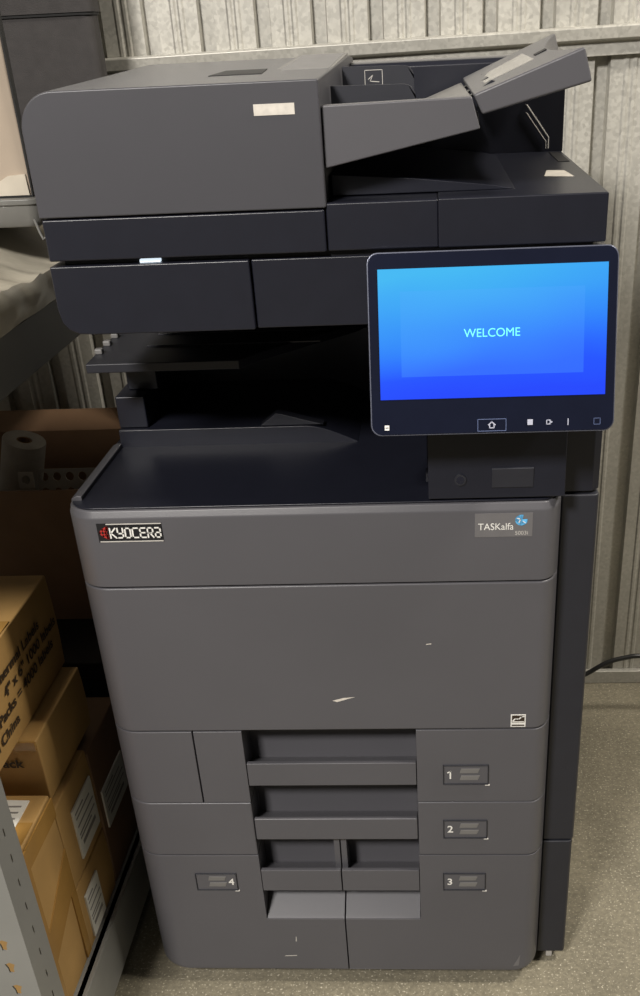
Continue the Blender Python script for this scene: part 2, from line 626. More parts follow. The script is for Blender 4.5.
def cut2(o, boxes):
    tmp = []
    for bxs in boxes:
        q = MB()
        q.box(*bxs)
        c_ = q.build('cutter', 'grey', smooth=False)
        md = o.modifiers.new('cut', 'BOOLEAN')
        md.operation = 'DIFFERENCE'
        md.solver = 'EXACT'
        md.object = c_
        tmp.append(c_)
    dg = bpy.context.evaluated_depsgraph_get()
    dg.update()
    me = bpy.data.meshes.new_from_object(o.evaluated_get(dg))
    o.modifiers.clear()
    o.data = me
    for c_ in tmp:
        bpy.data.objects.remove(c_)


def scuff(parent, pts, mk):
    q = MB()
    q.face([(p[0], -0.0004, p[1]) for p in pts])
    q.build('scratch', mk, parent, smooth=False, label='pale scuff mark')


BK = 0.046
tr1 = tray_front(XL, XR, 0.3560, 0.4740, RL, RR, 0, [(PL, PR, -0.02, BK, 0.34, 0.49), (-0.1826, -0.1808, -0.02, 0.012, 0.34, 0.49)],
                 lambda q: scoop(q, PL + G, PR - G, 0.3845, 0.4214, 0.4735, BK - 0.0005))
number_plate(tr1, '1', 0.1455, 0.4180)
tr2 = tray_front(XL, XR, 0.2608, 0.3546, RL, RR, 0, [(PL, PR, -0.02, BK, 0.25, 0.37)],
                 lambda q: scoop(q, PL + G, PR - G, 0.2885, 0.3262, 0.3535, BK - 0.0005))
number_plate(tr2, '2', 0.1450, 0.3240)
SX = -0.0005
for n, xa, xb, fa, fb, rl, rr, px, pz in (('3', SX + G, PR - G, SX + G, XR, 0, RR, 0.1440, 0.2265), ('4', PL + G, SX - G, XL, SX - G, RL, 0, -0.2120, 0.2262)):
    def extra(q):
        scoop(q, xa, xb, 0.1925, 0.2309, 0.2585, BK - 0.0005)
        if n == '3':
            q.box(xa, xa + 0.008, 0.012, BK, 0.2025, 0.2870)
        else:
            q.box(xb - 0.008, xb, 0.012, BK, 0.2025, 0.2870)
        q.prism_x([(0.0012, 0.1350), (BK, 0.1350), (BK, 0.1660)], xa, xb)
    ca, cb_ = (xa - 0.02, PR) if n == '3' else (PL, xb + 0.02)
    tr = tray_front(fa, fb, 0.0300, 0.2594, rl, rr, 0.012, [(ca, cb_, -0.02, BK, 0.1354, 0.28)], extra)
    number_plate(tr, n, px, pz, n == '4')
    if n == '4':
        scuff(tr, [(-0.097, 0.0575), (-0.078, 0.0585), (-0.078, 0.0600), (-0.095, 0.0592)], 'silver')
        scuff(tr, [(-0.0775, 0.0890), (-0.0760, 0.0890), (-0.0755, 0.0990), (-0.0765, 0.0990)], 'silver')
    else:
        scuff(tr, [(0.2475, 0.0385), (0.2560, 0.0400), (0.2575, 0.0620), (0.2570, 0.0620)], 'plate')

scuff(cover, [(0.006, 0.5215), (0.012, 0.5195), (0.036, 0.5270), (0.020, 0.5255)], 'offwhite')
scuff(cover, [(0.126, 0.6025), (0.133, 0.6030), (0.133, 0.6042), (0.127, 0.6035)], 'offwhite')

# ---- dark right-hand side covers
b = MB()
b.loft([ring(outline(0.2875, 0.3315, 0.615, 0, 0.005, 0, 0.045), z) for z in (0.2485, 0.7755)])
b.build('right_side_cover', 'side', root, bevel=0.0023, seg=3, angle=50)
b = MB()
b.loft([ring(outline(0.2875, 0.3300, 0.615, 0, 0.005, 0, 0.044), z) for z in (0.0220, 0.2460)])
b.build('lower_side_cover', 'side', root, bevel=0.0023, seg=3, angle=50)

# ---- casters
for cxx, cyy in ((-0.23, 0.10), (0.23, 0.10), (-0.23, 0.54), (0.27, 0.54)):
    k = MB()
    k.disc((cxx - 0.010, cyy, 0.0185), (1, 0, 0), 0.0185, 0.020, 0, 20)
    k.box(cxx - 0.013, cxx + 0.013, cyy - 0.012, cyy + 0.012, 0.024, 0.050, 1)
    k.build('caster', ['caster', 'rubber'], root, bevel=0.001)
k = MB()
k.box(0.303, 0.313, 0.054, 0.066, 0.0, 0.024)
k.build('levelling_foot', 'caster', root, bevel=0.002)

# ---- output tray floor, rim and step
b = MB()
b.loft([ring(outline(XL, XR, 0.430, RL, RR, 0.0048), z) for z in (0.7861, 0.7885)])
b.box(-0.2830, 0.2850, 0.0610, 0.430, 0.7760, 0.7861, 0)
b.box(0.1310, 0.2850, 0.430, 0.615, 0.7760, 0.7865, 0)
b.build('output_tray', 'black', root, bevel=0.001)
b = MB()
b.loft([[(-0.2900, y, 0.7790), (-0.2750, y, 0.7790), (-0.2755, y, z), (-0.2810, y, z + 0.001), (-0.2880, y, z - 0.002)] for y, z in ((0.0300, 0.7930), (0.10, 0.7930), (0.2150, 0.7930))])
b.build('tray_rim', 'grey', root, bevel=0.001)
st = MB()
sec = [(-0.2765, 0.7870), (-0.2765, 0.8115)] + [(-0.03 + 0.07 * t, 0.8115 - 0.0225 * t * t * (1.6 - 0.6 * t)) for t in [k / 10 for k in range(11)]] + [(0.040, 0.7870)]
st.prism_y(sec, 0.2120, 0.4290)
st.build('output_step', 'black', root, bevel=0.0014, angle=30)
fn = MB()
fn.prism_y([(-0.088, 0.8120), (-0.066, 0.8285), (-0.060, 0.8275), (-0.004, 0.8120)], 0.214, 0.232)
fn.build('paper_guide_fin', 'side', root, bevel=0.001)
co = MB()
co.box(-0.2765, -0.2380, 0.2200, 0.4290, 0.8120, 0.8540)
co.box(-0.2660, -0.2250, 0.2500, 0.4290, 0.8540, 0.8900)
co.build('cavity_post', 'black', root, bevel=0.002)
fl2 = MB()
fl2.box(-0.2250, -0.1950, 0.262, 0.300, 0.8795, 0.8870, 0)
fl2.box(-0.2250, -0.1950, 0.2605, 0.2625, 0.8850, 0.8875, 1)
fl2.build('paper_stopper', ['black', 'white'], root)

# ---- job separator shelf
sp = MB()
sp.prism_z([(-0.2775, 0.135), (-0.0915, 0.135), (-0.0680, 0.172), (0.04, 0.30), (0.10, 0.43), (-0.285, 0.43)], 0.9085, 0.9195)
sp.build('separator_shelf', 'side', root, bevel=0.0014)
for yy in (0.185, 0.225, 0.265):
    q = MB()
    q.box(-0.2780 - (yy - .135) * 0.02, -0.2680 - (yy - .135) * 0.02, yy - 0.005, yy + 0.005, 0.9190, 0.9260)
    q.build('shelf_bump', 'tray', root, bevel=0.002)
rb = MB()
for yy in (0.21, 0.27):
    rb.box(-0.22, 0.0, yy, yy + 0.004, 0.9190, 0.9215)
rb.build('shelf_rib', 'black', root, bevel=0.0008)

# ---- upper rear body
b = MB()
b.box(-0.2420, 0.1310, 0.4300, 0.615, 0.7760, 0.9900)
b.box(0.1310, 0.3300, 0.0700, 0.615, 0.7870, 0.9900)
b.build('rear_body', 'black', root, bevel=0.003)
b = MB()
b.prism_z([(0.286, 0.047), (0.322, 0.047), (0.331, 0.056), (0.331, 0.075), (0.286, 0.075)], 0.7790, 0.9700)
b.build('right_column', 'black', root, bevel=0.001)

# ---- band under the scanner
b = MB()
pf = [(-0.2465 + 0.012, 0.9850)] + [(0.31, 0.9850), (0.31, 1.0535), (-0.2485, 1.0535)] + [(-0.2485, 1.010)] + [(-0.2485 + 0.018 * (1 - math.cos(a)), 1.004 - 0.018 * math.sin(a)) for a in [math.radians(q) for q in (15, 35, 55, 75)]]
xs = -0.0430
left = [(-0.2485, 1.0540), (-0.2485, 1.0120), (-0.2460, 0.9990), (-0.2400, 0.9910), (-0.2300, 0.9865), (-0.2150, 0.9855), (xs - 0.0006, 0.9855), (xs - 0.0006, 1.0540)]
b.prism_y(left, 0.0, 0.52)
b.build('scanner_support_left', 'black', root, bevel=0.0016)
b = MB()
b.prism_y([(xs + 0.0006, 0.9855), (0.315, 0.9855), (0.315, 1.0535), (xs + 0.0006, 1.0535)], 0.006, 0.52)
b.build('scanner_support_right', 'black', root, bevel=0.0016)
b = MB()
b.box(-0.235, 0.30, 0.012, 0.50, 1.052, 1.102)
b.build('scanner_core', 'gap', root)
ld = MB()
ld.box(-0.1560, -0.1350, 0.006, 0.014, 1.0545, 1.0572)
ld.build('status_lamp', 'led', root)

# ---- scanner front strips and glass bed body
b = MB()
b.box(-0.2470, 0.0355, 0.0, 0.52, 1.0590, 1.0980)
b.build('document_lid_edge', 'black', root, bevel=0.0016)
b = MB()
b.box(0.0370, 0.1470, 0.0035, 0.52, 1.0590, 1.1030)
b.box(0.1470, 0.3110, 0.0, 0.52, 1.0590, 1.1040)
b.build('scanner_bed', 'black', root, bevel=0.0016)
sl = MB()
sl.box(0.2930, 0.3060, 0.285, 0.405, 1.1035, 1.1046)  # flat black slab, the slot's shade put into colour
sl.build('bed_slot', 'gap', root)
tb = MB()
tb.loft([[(0.262, 0.140, 1.1038), (0.293, 0.130, 1.1038), (0.289, 0.190, 1.1038), (0.270, 0.195, 1.1038)], [(0.262, 0.140, 1.1048), (0.293, 0.130, 1.1048), (0.289, 0.190, 1.1048), (0.270, 0.195, 1.1048)]])
tb.build('paper_tab', 'offwhite', root, smooth=False)
ej = MB()
ej.prism_y([(0.040, 1.1040), (0.225, 1.1040), (0.205, 1.1085), (0.120, 1.1180), (0.040, 1.1240)], 0.05, 0.40)
ej.build('eject_slope', 'black', root, bevel=0.001)

# ---- document feeder head
fd = MB()


def head(y, zt):
    r = 0.034
    x0, x1, z0 = -0.2490, 0.0375, 1.0995
    pts = [(x0, z0), (x1, z0), (x1, zt)]
    pts += [(x0 + r + r * math.cos(math.radians(a)), zt - r + r * math.sin(math.radians(a))) for a in range(90, 181, 9)]
    return [(px, y, pz) for px, pz in pts]


fd.loft([head(0.0, 1.2095), head(0.20, 1.2160), head(0.42, 1.2235), head(0.50, 1.220)])
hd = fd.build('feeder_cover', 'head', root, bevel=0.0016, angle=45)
lb = MB()
lb.box(-0.0245, 0.0140, -0.0006, 0.001, 1.1815, 1.1910)
lb.build('blank_label', 'offwhite', hd, smooth=False, label='worn off-white label')
lb = MB()
lb.loft([[(x, y, 1.2095 + 0.0335 * y + dz) for x, y in ((-0.085, 0.110), (-0.030, 0.110), (-0.035, 0.190), (-0.080, 0.190))] for dz in (-0.001, 0.0006)])
lb.build('top_label', 'gap', hd, smooth=False, label='black rectangular label')
fp = MB()
fp.loft([[(-0.030, 0.14, 1.2110), (0.0365, 0.14, 1.2110), (0.0365, 0.14, 1.2135), (-0.024, 0.14, 1.2135)],
         [(-0.030, 0.42, 1.2190), (0.0365, 0.42, 1.2190), (0.0365, 0.42, 1.2262), (-0.024, 0.42, 1.2262)]])
for k in range(14):
    yy = 0.16 + k * 0.018
    zz2 = 1.2135 + (yy - 0.14) * 0.0454
    fp.loft([[(-0.018, yy, zz2 - 0.001), (0.034, yy, zz2 - 0.001), (0.034, yy + 0.007, zz2 - 0.001), (-0.018, yy + 0.007, zz2 - 0.001)],
             [(-0.018, yy, zz2 + 0.0008), (0.034, yy, zz2 + 0.0008), (0.034, yy + 0.007, zz2 + 0.0011), (-0.018, yy + 0.007, zz2 + 0.0011)]])
fp.build('feeder_latch', 'tray', hd, bevel=0.0006)

# ---- input tray
it = MB()
it.prism_y([(0.0385, 1.1870), (0.1795, 1.1890), (0.1875, 1.1620), (0.0385, 1.1335)], 0.008, 0.030)
it.build('input_tray_front', 'grey', root, bevel=0.0014)
it = MB()
it.prism_y([(0.0385, 1.1580), (0.1860, 1.1760), (0.1870, 1.1640), (0.0385, 1.1380)], 0.0305, 0.410)
it.build('input_tray_bed', 'black', root, bevel=0.001)
for yy, zt, xa, xb in ((0.100, 1.1990, 0.040, 0.1260), (0.265, 1.2125, 0.040, 0.1220)):
    gd = MB()
    zb = 1.1575
    gd.prism_y([(xa, zb), (xb, zb + 0.010), (xb, zt - 0.010)] + [(xb - 0.012 + 0.012 * math.cos(math.radians(a)), zt - 0.012 + 0.012 * math.sin(math.radians(a))) for a in (0, 22, 45, 67, 90)] + [(xa, zt + 0.001)], yy, yy + 0.0035)
    gdo = gd.build('width_guide', 'side', root, bevel=0.0010)
    if yy > 0.2:
        pc = MB()
        pc.stroke([(0.066, 1.195), (0.066, 1.209)], 0.0006, (0, yy - 0.0003, 0), X_, Z_)
        pc.stroke([(0.066, 1.209), (0.086, 1.209), (0.086, 1.194)], 0.0006, (0, yy - 0.0003, 0), X_, Z_)
        pc.stroke([(0.070, 1.200), (0.075, 1.204), (0.072, 1.198), (0.082, 1.197)], 0.0007, (0, yy - 0.0003, 0), X_, Z_)
        pc.build('guide_diagram', 'silver', gdo, smooth=False)

# raised outer half of the input tray, end scooped
rt_ = MB()
rings = []
NY = 14
for k in range(NY + 1):
    t = k / NY
    y = 0.010 + 0.385 * t
    dx = -0.022 * math.sin(math.pi * t) ** 0.8 if 0 < t < 1 else 0
    lift = 0.012 * t
    rings.append([(0.1805, y, 1.1905 + lift * 0.2), (0.2820 + dx + 0.012 * t, y, 1.2250 + lift + dx * 0.34), (0.2905 + dx + 0.012 * t, y, 1.1970 + lift + dx * 0.34), (0.1895, y, 1.1735)])
rt_.loft(rings)
rto = rt_.build('raised_input_tray', 'grey', root, bevel=0.0023, seg=3, angle=50)


def on_tray(x, y, dz):
    t = (x - 0.1805) / 0.1015
    ty = (y - 0.010) / 0.385
    return (x, y, 1.1905 + 0.0345 * t + 0.012 * ty * t + dz)


def tray_patch(name, pts, mk, th, label=None):
    q = MB()
    q.loft([[on_tray(px, py, -0.001) for px, py in pts], [on_tray(px, py, th) for px, py in pts]])
    return q.build(name, mk, rto, smooth=False, label=label)


tray_patch('clear_label', [(0.195, 0.10), (0.245, 0.12), (0.245, 0.27), (0.195, 0.25)], 'clear', 0.0006, 'pale glossy film label')
tray_patch('tray_slot', [(0.250, 0.16), (0.262, 0.165), (0.262, 0.185), (0.250, 0.18)], 'gap', 0.0006)  # thin black patch painted as the shade inside a slot
# dark hinge links between the two halves
for ya, yb in ((0.060, 0.080), (0.150, 0.175), (0.270, 0.290)):
    hb = MB()
    hb.prism_y([(0.128, 1.166), (0.150, 1.1700), (0.184, 1.1900), (0.200, 1.2000), (0.206, 1.1985), (0.186, 1.1780)], ya, yb)
    hb.build('tray_hinge', 'black', root, bevel=0.001)
hb = MB()
hb.prism_y([(0.132, 1.172), (0.1795, 1.1885), (0.1795, 1.1780), (0.132, 1.165)], 0.034, 0.395)
hb.build('hinge_cover', 'tray', root, bevel=0.001)

# ---- rear hump of the feeder
hp = MB()
hp.prism_x([(0.420, 1.1030), (0.515, 1.1030), (0.515, 1.2060), (0.505, 1.2130), (0.425, 1.2130), (0.420, 1.2080)], 0.0385, 0.3125)
hp.build('rear_hump', 'black', root, bevel=0.0014)
hp = MB()
hp.box(0.0385, 0.300, 0.430, 0.500, 1.2125, 1.2150)  # pale slab puts the hump's lit top into colour
hp.build('hump_lit_top', 'tray', root, bevel=0.0008)
wr = MB()
wr.tube([(0.263, 0.421, 1.159), (0.264, 0.416, 1.159), (0.293, 0.416, 1.121), (0.293, 0.416, 1.108)], 0.0009, 0, 6)
wr.tube([(0.263, 0.421, 1.150), (0.264, 0.416, 1.150), (0.290, 0.416, 1.116), (0.290, 0.416, 1.108)], 0.0006, 0, 6)
wr.build('wire_stopper', 'silver', root)

# ---- operation panel, tilted back
PC = Vector((0.199, -0.037, 0.9745))
PT = Vector((0, 0.2809, 0.9597))
PN = Vector((0, -0.9597, 0.2809))


def P(u, v, d=0.0):
    q = PC + PT * v + PN * d
    return (q.x + u, q.y, q.z)


def pring(x0, x1, y0, y1, r, d, n=6):
    return [P(a, bb, d) for a, bb in rrect(x0, x1, y0, y1, r, n)]


b = MB()
b.loft([pring(-0.1195, 0.1195, -0.0855, 0.0845, 0.010, -0.024), pring(-0.1236, 0.1236, -0.0893, 0.0880, 0.011, -0.018), pring(-0.1236, 0.1236, -0.0893, 0.0880, 0.011, -0.0015)])
pan = b.build('operation_panel', 'rim', root, bevel=0.0008)
b = MB()
b.loft([pring(-0.1222, 0.1222, -0.0879, 0.0866, 0.010, -0.0022), pring(-0.1222, 0.1222, -0.0879, 0.0866, 0.010, -0.0002)])
bz = b.build('panel_glass', 'bezel', pan, smooth=False)
b = MB()
b.face([P(-0.1128, -0.0532, 0.0004), P(0.1134, -0.0532, 0.0004), P(0.1134, 0.0720, 0.0004), P(-0.1128, 0.0720, 0.0004)])
scn = b.build('touch_screen', 'screen', pan, smooth=False, label='lit blue screen showing WELCOME')
PX = Vector((1, 0, 0))
b = MB()
b.text('WELCOME', 0.0116, P(0.0002, 0.0055, 0.0006), PX, PT, 0, 'CENTER', sx=1.0)
b.build('welcome_text', 'welcome', pan, smooth=False)


def pstroke(mb, pts, w, mi=0):
    mb.stroke(pts, w, PC, PX, PT, mi, 0.0006)


b = MB()
pstroke(b, [(-0.0142, -0.0865), (0.0144, -0.0865), (0.0144, -0.0748), (-0.0142, -0.0748), (-0.0142, -0.0865)], 0.0005, 0)
pstroke(b, [(-0.0034, -0.0805), (0.0, -0.0775), (0.0034, -0.0805)], 0.0010, 1)
pstroke(b, [(-0.0022, -0.0805), (-0.0022, -0.0835), (0.0022, -0.0835), (0.0022, -0.0805)], 0.0010, 1)
b.build('home_button', ['icon', 'icon_white'], pan, smooth=False)
b = MB()
for k in range(3):
    pstroke(b, [(0.0370, -0.0770 - k * 0.0018), (0.0405, -0.0770 - k * 0.0018)], 0.0019, 0)
b.build('list_icon', 'icon_white', pan, smooth=False)
b = MB()
pstroke(b, [(0.0555, -0.0772), (0.0590, -0.0772), (0.0590, -0.0812), (0.0555, -0.0812), (0.0555, -0.0772)], 0.0008, 0)
pstroke(b, [(0.0585, -0.0780), (0.0610, -0.0792), (0.0585, -0.0804)], 0.0008, 0)
b.build('output_icon', 'icon_white', pan, smooth=False)
b = MB()
pstroke(b, [(0.0770, -0.0765), (0.0770, -0.0822)], 0.0009, 0)
b.build('alert_icon', 'icon_white', pan, smooth=False)
b = MB()
pstroke(b, [(0.1030, -0.0765), (0.1092, -0.0765), (0.1092, -0.0825), (0.1030, -0.0825), (0.1030, -0.0765)], 0.0004, 0)
b.build('sleep_icon', 'icon', pan, smooth=False)
b = MB()
b.face([P(-0.1093, -0.0835, 0.0004), P(-0.1047, -0.0835, 0.0004), P(-0.1047, -0.0785, 0.0004), P(-0.1093, -0.0785, 0.0004)], 0)
pstroke(b, [(-0.1082, -0.0810), (-0.1058, -0.0810)], 0.0008, 1)
b.build('contactless_mark', ['white', 'gap'], pan, smooth=False)
# arm that carries the panel
b = MB()
b.loft([[(0.10, 0.075, 0.90), (0.30, 0.075, 0.90), (0.30, 0.075, 1.03), (0.10, 0.075, 1.03)], [(0.11, -0.014, 0.915), (0.29, -0.014, 0.915), (0.29, 0.006, 1.02), (0.11, 0.006, 1.02)]])
b.build('panel_arm', 'black', root, bevel=0.002)

# block under the panel
b = MB()
b.prism_x([(0.004, 0.7910), (0.074, 0.7870), (0.074, 0.905), (0.012, 0.905)], 0.1325, 0.2855)
blk = b.build('port_block', 'black', root, bevel=0.0012)
b = MB()
b.box(0.2035, 0.2500, 0.0035, 0.010, 0.8030, 0.8260)
b.build('card_pad', 'side', blk, bevel=0.001, label='small grey card reader pad')
b = MB()
b.disc((0.1685, 0.008, 0.8130), (0, -1, 0.02), 0.0065, 0.0045, 0, 20)
b.disc((0.1685, 0.0042, 0.8130), (0, -1, 0.02), 0.0045, 0.001, 1, 20)
b.build('power_button', ['side', 'bezel'], blk)
b = MB()
b.box(0.1300, 0.1325, 0.030, 0.048, 0.802, 0.812)
b.build('port_cover', 'side', blk)

# ================================================================== steel shelving on the left
SXR = -0.355
SXL = -0.86
SY0, SY1 = -0.235, 0.770
shelf = thing('steel_shelving_unit', (-0.60, 0.27, 0.0), 'grey painted steel shelving unit with keyhole-slotted posts left of the copier', 'shelving')


def holed(mb, o, a, b_, wa, wb, hole, n):
    # strip of n cells (each wa wide along a, wb tall along b_), each with an 8-point hole
    o, a, b_ = Vector(o), Vector(a), Vector(b_)
    outer = [(0, 0), (.5, 0), (1, 0), (1, .5), (1, 1), (.5, 1), (0, 1), (0, .5)]
    for k in range(n):
        base = o + b_ * (wb * k)
        ov = [base + a * (wa * p[0]) + b_ * (wb * p[1]) for p in outer]
        hv = [base + a * (wa * .5 + p[0]) + b_ * (wb * .5 + p[1]) for p in hole]
        for i in range(8):
            j = (i + 1) % 8
            mb.face([ov[i], ov[j], hv[j], hv[i]])


KEY = [(-.0030, -.0075), (0.0, -.0085), (.0030, -.0075), (.0034, 0.0), (.0062, .0070), (0.0, .0100), (-.0062, .0070), (-.0034, 0.0)]
SLOT = [(-.0012, -.0060), (0.0, -.0068), (.0012, -.0060), (.0015, 0.0), (.0012, .0060), (0.0, .0068), (-.0012, .0060), (-.0015, 0.0)]
for px, sgx in ((SXR, -1), (SXL, 1)):
    for py, sgy in ((SY0, 1), (SY1, -1)):
        po = MB()
        n, h = 25, 0.0383
        holed(po, (px, py, 0.006), (sgx, 0, 0), (0, 0, 1), 0.052, h, KEY, n)
        holed(po, (px, py, 0.006), (0, sgy, 0), (0, 0, 1), 0.052, h, SLOT, n)
        bmesh.ops.remove_doubles(po.bm, verts=po.bm.verts, dist=0.0001)
        o = po.build('post', 'steel', shelf, smooth=False)
        s = o.modifiers.new('thickness', 'SOLIDIFY')
        s.thickness = 0.0022
        s.offset = 0
        ft = MB()
        ft.box(min(px, px + sgx * 0.054), max(px, px + sgx * 0.054), min(py, py + sgy * 0.054), max(py, py + sgy * 0.054), 0.0, 0.006)
        ft.build('foot', 'rubber', o)
for z0, z1 in ((0.022, 0.118), (0.903, 0.965)):
    for name, bx in (('side_beam', (SXR + 0.0016, SXR - 0.0125)), ('side_beam', (SXL - 0.0016, SXL + 0.0125))):
        q = MB()
        xa, xb = bx
        poly = [(xa, z0), (xa, z1), (xb, z1), (xb, z1 - 0.003), (xa + (0.003 if xb > xa else -0.003), z1 - 0.003), (xa + (0.003 if xb > xa else -0.003), z0)]
        q.prism_y(poly, SY0 + 0.004, SY1 - 0.004)
        q.build(name, 'steel', shelf, bevel=0.0008)
    for yy, s in ((SY0 + 0.004, 1), (SY1 - 0.008, -1)):
        q = MB()
        q.box(SXL + 0.004, SXR - 0.004, yy, yy + 0.004, z0, z1)
        q.build('end_beam', 'steel', shelf, bevel=0.0008)
    q = MB()
    q.box(SXL + 0.004, SXR - 0.004, SY0 + 0.008, SY1 - 0.008, z1 - 0.012, z1)
    q.build('deck', 'steel', shelf, bevel=0.0006)
LZ, UZ = 0.1185, 0.9655


# ================================================================== cartons on the lower shelf
def carton(name, x0, x1, y0, y1, z0, z1, label, mk='kraft', cat='box', group='cardboard boxes stacked on the lower shelf'):
    t = thing(name, ((x0 + x1) / 2, (y0 + y1) / 2, z0), label, cat, group)
    q = MB()
    # slightly bowed side walls
    rings = []
    for k in range(5):
        f = k / 4
        bow = 0.0016 * math.sin(math.pi * f)
        rings.append([(x0 - bow, y0 - bow, z0 + f * (z1 - z0)), (x1 + bow, y0 - bow, z0 + f * (z1 - z0)), (x1 + bow, y1 + bow, z0 + f * (z1 - z0)), (x0 - bow, y1 + bow, z0 + f * (z1 - z0))])
    q.loft(rings)
    q.build('carton_body', mk, t, bevel=0.0025)
    return t


def xpatch(name, mk, parent, x, pts, d=0.0022, label=None):
    q = MB()
    q.loft([[(x, a, bb) for a, bb in pts], [(x + d, a, bb) for a, bb in pts]])
    return q.build(name, mk, parent, smooth=False, label=label)


def shipping_label(parent, x, ya, yb, za, zb):
    q = MB()
    q.box(x, x + 0.0026, ya, yb, za, zb, 0)
    hgt = zb - za
    for f, a, bb in ((0.86, .08, .5), (0.76, .08, .8), (0.60, .08, .92), (0.44, .08, .92), (0.36, .08, .7), (0.2, .15, .85)):
        q.box(x, x + 0.0029, ya + a * (yb - ya), ya + bb * (yb - ya), za + f * hgt, za + (f + (0.08 if f == 0.2 else 0.035)) * hgt, 1)
    q.build('shipping_label', ['label', 'labelink'], parent, smooth=False, label='white printed shipping label')


# front carton with tape
XC = -0.371
cC = carton('cardboard_box', -0.640, XC, -0.180, -0.0485, LZ, 0.410, 'tan cardboard box wrapped in brown tape on the lower shelf, nearest the slotted post')
xpatch('side_tape', 'tape', cC, XC + 0.0012, [(-0.178, 0.125), (-0.150, 0.125), (-0.150, 0.405), (-0.178, 0.405)])
xpatch('side_tape', 'tape', cC, XC + 0.0012, [(-0.150, 0.210), (-0.0495, 0.255), (-0.0495, 0.318), (-0.150, 0.262)])
xpatch('side_tape', 'tape', cC, XC + 0.0012, [(-0.150, 0.375), (-0.0495, 0.375), (-0.0495, 0.406), (-0.150, 0.406)])
xpatch('side_tape', 'tape', cC, XC + 0.0012, [(-0.066, 0.125), (-0.0495, 0.125), (-0.0495, 0.255), (-0.066, 0.245)])
q = MB()
q.box(-0.6, XC - 0.002, -0.150, -0.105, 0.410, 0.4112)
q.build('top_tape', 'tape', cC, smooth=False)
q = MB()
q.loft([[(-0.450, -0.125, z), (-0.392, -0.118, z), (-0.392, -0.062, z), (-0.450, -0.060, z)] for z in (0.410, 0.4118)], 0)
for k in range(4):
    q.box(-0.440, -0.398, -0.112 + k * 0.012, -0.109 + k * 0.012, 0.4110, 0.4121, 1)
q.build('shipping_label', ['label', 'labelink'], cC, smooth=False, label='white printed shipping label')

# two labelled cartons behind it
cD = carton('cardboard_box', -0.640, -0.3705, -0.0450, 0.0900, LZ, 0.2330, 'brown cardboard box with white label, directly on the shelf under another labelled box', 'kraft')
shipping_label(cD, -0.3690, -0.030, 0.026, 0.130, 0.208)
cE = carton('cardboard_box', -0.640, -0.3705, -0.0450, 0.0900, 0.2355, 0.3810, 'brown cardboard box with slanted white label, stacked under the small box marked Pack', 'kraft')
shipping_label(cE, -0.3690, -0.005, 0.078, 0.258, 0.343)
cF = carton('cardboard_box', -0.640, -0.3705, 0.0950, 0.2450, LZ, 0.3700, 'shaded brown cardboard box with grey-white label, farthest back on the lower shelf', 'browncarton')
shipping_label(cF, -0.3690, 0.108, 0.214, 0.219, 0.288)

# small box with "Pack" and the long lettered box on top
cB = carton('cardboard_box', -0.640, -0.3790, -0.0280, 0.1550, 0.3835, 0.4820, 'small tan cardboard box printed Pack, between labelled box and lettered box', 'kraft')
q = MB()
q.text('1 Pack', 0.0185, (-0.4030, -0.0310, 0.4420), X_, Z_, 0, 'RIGHT', 0.0006, 1.1, 0.0005)
q.build('lettering', 'ink', cB, smooth=False)
q = MB()
q.box(-0.630, -0.381, -0.0306, -0.028, 0.468, 0.4815)
q.build('front_tape', 'tape', cB, smooth=False)
cA = carton('cardboard_box', -0.680, -0.400, -0.1750, 0.1640, 0.4845, 0.6260, 'tan cardboard box lettered 1000 labels, topmost of the stack under the shelf', 'kraft')
q = MB()
YD = (0, 1, 0)
for s, yend, zb, size in (('Thermal Labels', 0.100, 0.5790, 0.0200), ('4" x 6" 1000 labels', 0.154, 0.5555, 0.0200), ('4 Packs = 4000 labels', 0.130, 0.5325, 0.0200), ('Made in China', -0.018, 0.5085, 0.0200)):
    q.text(s, size, (-0.3975, yend, zb), YD, Z_, 0, 'RIGHT', 0.0006, 1.28, 0.0005)
q.build('lettering', 'ink', cA, smooth=False)
q = MB()
q.box(-0.65, -0.402, -0.010, 0.030, 0.6262, 0.6275)
q.build('top_tape', 'tape', cA, smooth=False)

# black bin at the back of the lower shelf, open carton on it
bx = thing('storage_bin', (-0.58, 0.52, LZ), 'black plastic bin in the shadow under the open carton', 'bin')
q = MB()
q.loft([[(x, y, z) for x, y in rrect(-0.800 + i, -0.372 - i, 0.300 + i, 0.748 - i, 0.02)] for z, i in ((LZ, 0.016), (0.385, 0.002))])
q.build('bin_body', 'blackbin', bx, bevel=0.002)
q = MB()
q.loft([[(x, y, z) for x, y in rrect(-0.804, -0.368, 0.296, 0.752, 0.022)] for z in (0.372, 0.4020)])
q.build('bin_lid', 'blackbin', bx, bevel=0.003)

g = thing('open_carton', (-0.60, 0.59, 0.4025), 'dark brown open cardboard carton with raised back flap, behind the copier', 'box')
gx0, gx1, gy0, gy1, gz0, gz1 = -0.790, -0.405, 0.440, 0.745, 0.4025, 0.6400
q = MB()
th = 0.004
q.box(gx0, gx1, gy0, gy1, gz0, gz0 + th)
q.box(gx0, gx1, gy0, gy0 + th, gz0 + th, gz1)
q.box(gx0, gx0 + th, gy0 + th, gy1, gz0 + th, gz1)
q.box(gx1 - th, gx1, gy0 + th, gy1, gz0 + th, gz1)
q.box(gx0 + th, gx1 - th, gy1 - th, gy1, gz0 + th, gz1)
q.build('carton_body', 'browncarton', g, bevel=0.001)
q = MB()
q.prism_x([(gy1 - th, gz1), (gy1, gz1), (gy1 + 0.030, gz1 + 0.030), (gy1 + 0.026, gz1 + 0.031)], gx0 + 0.06, gx1 - 0.010)
q.build('back_flap', 'browncarton', g)
